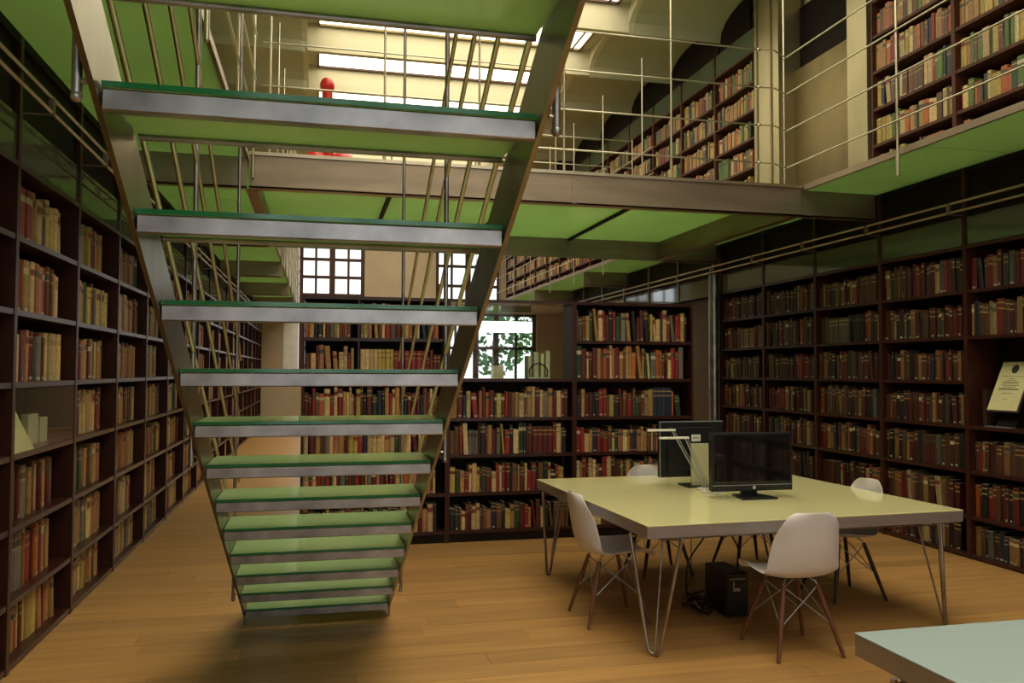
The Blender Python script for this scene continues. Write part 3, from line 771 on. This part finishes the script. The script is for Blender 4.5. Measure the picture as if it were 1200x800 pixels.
# ------------------------------------------------------------------ chairs
def shell_mesh():
    prof = [(.245, .415, .185), (.243, .432, .20), (.215, .443, .222), (.12, .436, .235), (.02, .428, .238), (-.09, .428, .236), (-.155, .442, .234), (-.195, .475, .232), (-.218, .53, .229), (-.235, .60, .222), (-.250, .68, .208), (-.262, .75, .185), (-.270, .80, .150), (-.273, .825, .105)]
    m_ = MB(); n = 12
    for j, (y, z, hw) in enumerate(prof):
        back = max(0, min(1, (j - 4) / 4)); 
        for i in range(n + 1):
            s = -1 + 2 * i / n; e = abs(s) ** 2.6
            lift = (.045 if j > 1 else .012) * e * (1 - back)
            fwd_ = .085 * e * back * (1 if j < 11 else .6)
            m_.v.append((s * hw, y + fwd_, z + lift))
    for j in range(len(prof) - 1):
        for i in range(n):
            a = j * (n + 1) + i; m_.f.append((a, a + 1, a + n + 2, a + n + 1))
    me = m_.mesh('seat_shell', 'white_shell')
    for p in me.polygons: p.use_smooth = True
    return me
SHELL = shell_mesh()
def chair(label, x, y, rz, wood='chair_wood'):
    c = thing('shell_chair', label, 'chair', (x, y, 0), rz, None)
    o = put('seat_shell', SHELL, c)
    md = o.modifiers.new('thick', 'SOLIDIFY'); md.thickness = .007; md.offset = -1
    md2 = o.modifiers.new('smooth', 'SUBSURF'); md2.levels = 1; md2.render_levels = 2
    tops = {(sx, sy): Vector((sx * .105, sy * .10 - .0, .392)) for sx in (-1, 1) for sy in (-1, 1)}
    feet = {(sx, sy): Vector((sx * .205, sy * .205, .004)) for sx in (-1, 1) for sy in (-1, 1)}
    for k in tops:
        MB().tube([feet[k], feet[k].lerp(tops[k], .5), tops[k]], [.0105, .0145, .0135], 10).obj('leg', wood, c, True)
        MB().tube([tops[k], (tops[k].x * .95, tops[k].y * .95, .405), (tops[k].x * .7, tops[k].y * .7, .4225)], .006, 6).obj('mount', 'silver_plastic', c, True)
    def at(k, f): return feet[k].lerp(tops[k], f)
    for a, b in (((-1, -1), (1, -1)), ((-1, 1), (1, 1)), ((-1, -1), (-1, 1)), ((1, -1), (1, 1))):
        MB().rod(at(a, .45), at(b, .98), .0035, 6).obj('brace_wire', 'silver_plastic', c)
        MB().rod(at(b, .45), at(a, .98), .0035, 6).obj('brace_wire', 'silver_plastic', c)
    return c
chair('white shell chair with wooden legs at the left side of the large table', 1.86, 5.12, -PI / 2)
chair('white shell chair in front of the large table, back towards the viewer', 2.69, 4.33, 0)
chair('white shell chair at the right side of the large table', 3.69, 5.27, PI / 2, 'dark_leg_wood')
chair('white shell chair behind the large table, left of the rear monitor', 2.67, 6.20, PI, 'dark_leg_wood')
chair('white shell chair behind the large table, mostly hidden by the front monitor', 3.47, 6.22, PI, 'dark_leg_wood')
chair('white shell chair at the bottom edge, only its backrest tip only its backrest tip showing', -.155, 1.895, PI)

# ------------------------------------------------------------------ things on and under the table
TZ = .7455
mo = thing('monitor', 'black desktop monitor facing the viewer on the large table', 'monitor', (2.90, 5.14, TZ), math.radians(-1))
MB().box(-.30, -.02, .045, .30, .03, .44).obj('housing', 'black_plastic', mo, bevel=.004)
MB().box(-.282, -.0225, .105, .282, -.0205, .425).obj('screen', 'screen_glass', mo)
MB().box(-.30, -.0225, .084, .30, -.0205, .088).obj('trim_line', 'silver_plastic', mo)
MB().prism([(.010 + .011 * math.cos(2 * PI * k / 18), .068 + .011 * math.sin(2 * PI * k / 18)) for k in range(18)], 'y', -.0235, -.0205).obj('round_badge', 'white_plastic', mo)
MB().prism([(-.06, 0), (.06, 0), (.05, .09), (-.05, .09)], 'y', .03, .05).obj('neck', 'black_plastic', mo)
MB().prism([(-.13, -.12), (.13, -.12), (.10, .09), (-.10, .09)], 'z', 0, .012).obj('base', 'black_plastic', mo)
tx = bpy.data.curves.new('badge_letters', 'FONT'); tx.body = 'hp'; tx.size = .017; tx.align_x = 'CENTER'; tx.align_y = 'CENTER'; tx.extrude = .0003
to = bpy.data.objects.new('badge_letters', tx); COL.objects.link(to); to.parent = mo; to.location = (.010, -.0241, .068); to.rotation_euler = (PI / 2, 0, 0); tx.materials.append(MATS['ink'])
bpy.context.view_layer.update(); _dg = bpy.context.evaluated_depsgraph_get(); _me = bpy.data.meshes.new_from_object(to.evaluated_get(_dg)); _mx = (to.location.copy(), to.rotation_euler.copy()); bpy.data.objects.remove(to)
to = put('badge_letters', _me, mo); to.location, to.rotation_euler = _mx
m2 = thing('monitor', 'black monitor turned away, with a cream stand and white sticker', 'monitor', (2.74, 5.74, TZ), math.radians(2))
MB().box(-.262, -.01, .07, .262, .03, .485).box(-.20, -.03, .12, .20, -.011, .44).obj('housing', 'black_plastic', m2, bevel=.004)
MB().box(-.262, -.0125, .478, .262, -.0105, .485).box(-.262, -.0125, .07, -.256, -.0105, .485).obj('silver_edge', 'silver_plastic', m2)
MB().box(-.02, -.048, .01, .12, -.031, .32).obj('stand_column', 'cream_plastic', m2)
MB().prism([(-.08, -.10), (.16, -.10), (.14, .10), (-.06, .10)], 'z', 0, .010).obj('base', 'black_plastic', m2)
MB().box(-.012, -.034, .335, .062, -.031, .385).obj('sticker', 'white_plastic', m2)
MB().box(-.004, -.035, .355, .050, -.0345, .368).obj('sticker_print', 'silver_plastic', m2)
def lamp(label, bx, by, ex, ey, ez, hx, hy):
    r = thing('desk_lamp', label, 'lamp', (bx, by, TZ))
    MB().prism([(.055 * math.cos(2 * PI * k / 20), .055 * math.sin(2 * PI * k / 20)) for k in range(20)], 'z', 0, .012).obj('base', 'white_plastic', r)
    MB().rod((-.006, 0, .012), (ex, ey, ez), .005, 8).rod((.012, 0, .012), (ex + .018, ey, ez), .003, 6).obj('arm', 'silver_plastic', r, True)
    MB().box(ex - hx, ey - .016, ez - .004, ex + .025, ey + .016, ez + .010).obj('head', 'white_plastic', r, bevel=.003)
    return r
lamp('white slim desk lamp behind the front monitor, lower and nearer head', 2.71, 5.40, -.17, .01, .385, .20, 0)
lamp('white slim desk lamp behind the front monitor, upper and farther head', 2.74, 5.52, -.24, .03, .430, .19, 0)
cb = MB().tube([(2.66 + .05 * math.sin(t * .9) + t * .012, 5.28 + .10 * math.cos(t * .8), TZ + .0045) for t in range(10)], .004, 6).obj('cable', 'white_plastic', None, True)
tag(cb, 'thin white cable looped on the table left of the front monitor', 'cable')

pc = thing('computer_tower', 'black computer tower standing on the floor under the table', 'computer', (2.68, 4.93, 0), math.radians(-1))
MB().box(-.075, .012, .008, .075, .33, .29).obj('case', 'black_plastic', pc, bevel=.004)
MB().box(-.073, 0, .012, .073, .011, .287).obj('front_panel', 'black_plastic', pc, bevel=.003)
MB().box(-.06, -.002, .25, .05, .0, .256).obj('drive_slot', 'silver_plastic', pc)
MB().box(-.034, -.0025, .185, -.026, 0, .235).box(-.034, -.0025, .175, .016, 0, .195).obj('sticker', 'silver_plastic', pc)
for sx in (-.055, .055):
    for yy in (.03, .29): MB().box(sx - .01, yy, 0, sx + .01, yy + .02, .008).obj('foot', 'black_plastic', pc)
def cable(label, pts, r=.006, sub=6):
    P_ = [Vector(p) for p in pts]; out = []
    for i in range(len(P_) - 1):
        p0, p1, p2, p3 = P_[max(i - 1, 0)], P_[i], P_[i + 1], P_[min(i + 2, len(P_) - 1)]
        for k in range(sub):
            t = k / sub
            out.append(.5 * ((2 * p1) + (-p0 + p2) * t + (2 * p0 - 5 * p1 + 4 * p2 - p3) * t * t + (-p0 + 3 * p1 - 3 * p2 + p3) * t ** 3))
    out.append(P_[-1])
    o = MB().tube(out, r, 7).obj('cable', 'black_plastic', None, True); return tag(o, label, 'cable')
cable('black cable arching from the table down left of the tower', [(2.72, 5.3, .671), (2.70, 5.3, .55), (2.60, 5.3, .42), (2.50, 5.28, .30), (2.49, 5.3, .15), (2.55, 5.42, .012)])
cable('black cable hanging from the table onto the tower top', [(2.80, 5.28, .671), (2.80, 5.28, .52), (2.86, 5.26, .38), (2.84, 5.20, .297)])
cable('thin black cable hanging beside the tower', [(2.62, 5.45, .671), (2.60, 5.45, .40), (2.58, 5.42, .18), (2.50, 5.38, .008)], .003)
tg = MB()
rnd = random.Random(5)
pts = [(2.50 + rnd.uniform(-.07, .07), 5.12 + rnd.uniform(-.14, .14), rnd.uniform(.012, .13)) for _ in range(26)]
sp = []
for i in range(len(pts) - 1):
    for k in range(3): sp.append(Vector(pts[i]).lerp(Vector(pts[i + 1]), k / 3))
tag(tg.tube(sp, .0065, 6).obj('cable_tangle', 'black_plastic', None, True), 'tangled heap of black cables left of the tower', 'cables', kind='stuff')
adp = MB().box(2.70, 5.27, .47, 2.73, 5.33, .56).obj('plug_adapter', 'black_plastic', None, bevel=.005); tag(adp, 'black plug adapter on the arching cable under the table', 'adapter')

# ------------------------------------------------------------------ red furniture piece on the bridge
rd = thing('red_stool', 'red rounded seat with a ball-topped post on the glass bridge', 'stool', (.06, 8.0, ZS + .0305))
MB().ball((-.10, 0, .13), .135, .135, .13).obj('round_cushion', 'red_plastic', rd, True)
MB().ball((.15, 0, .13), .145, .135, .13).obj('round_cushion', 'red_plastic', rd, True)
MB().rod((.02, .0, .18), (.0, 0, .85), .052, 14).obj('stem', 'red_plastic', rd, True)
MB().ball((.0, 0, .895), .07, .07, .08).obj('ball', 'red_plastic', rd, True)
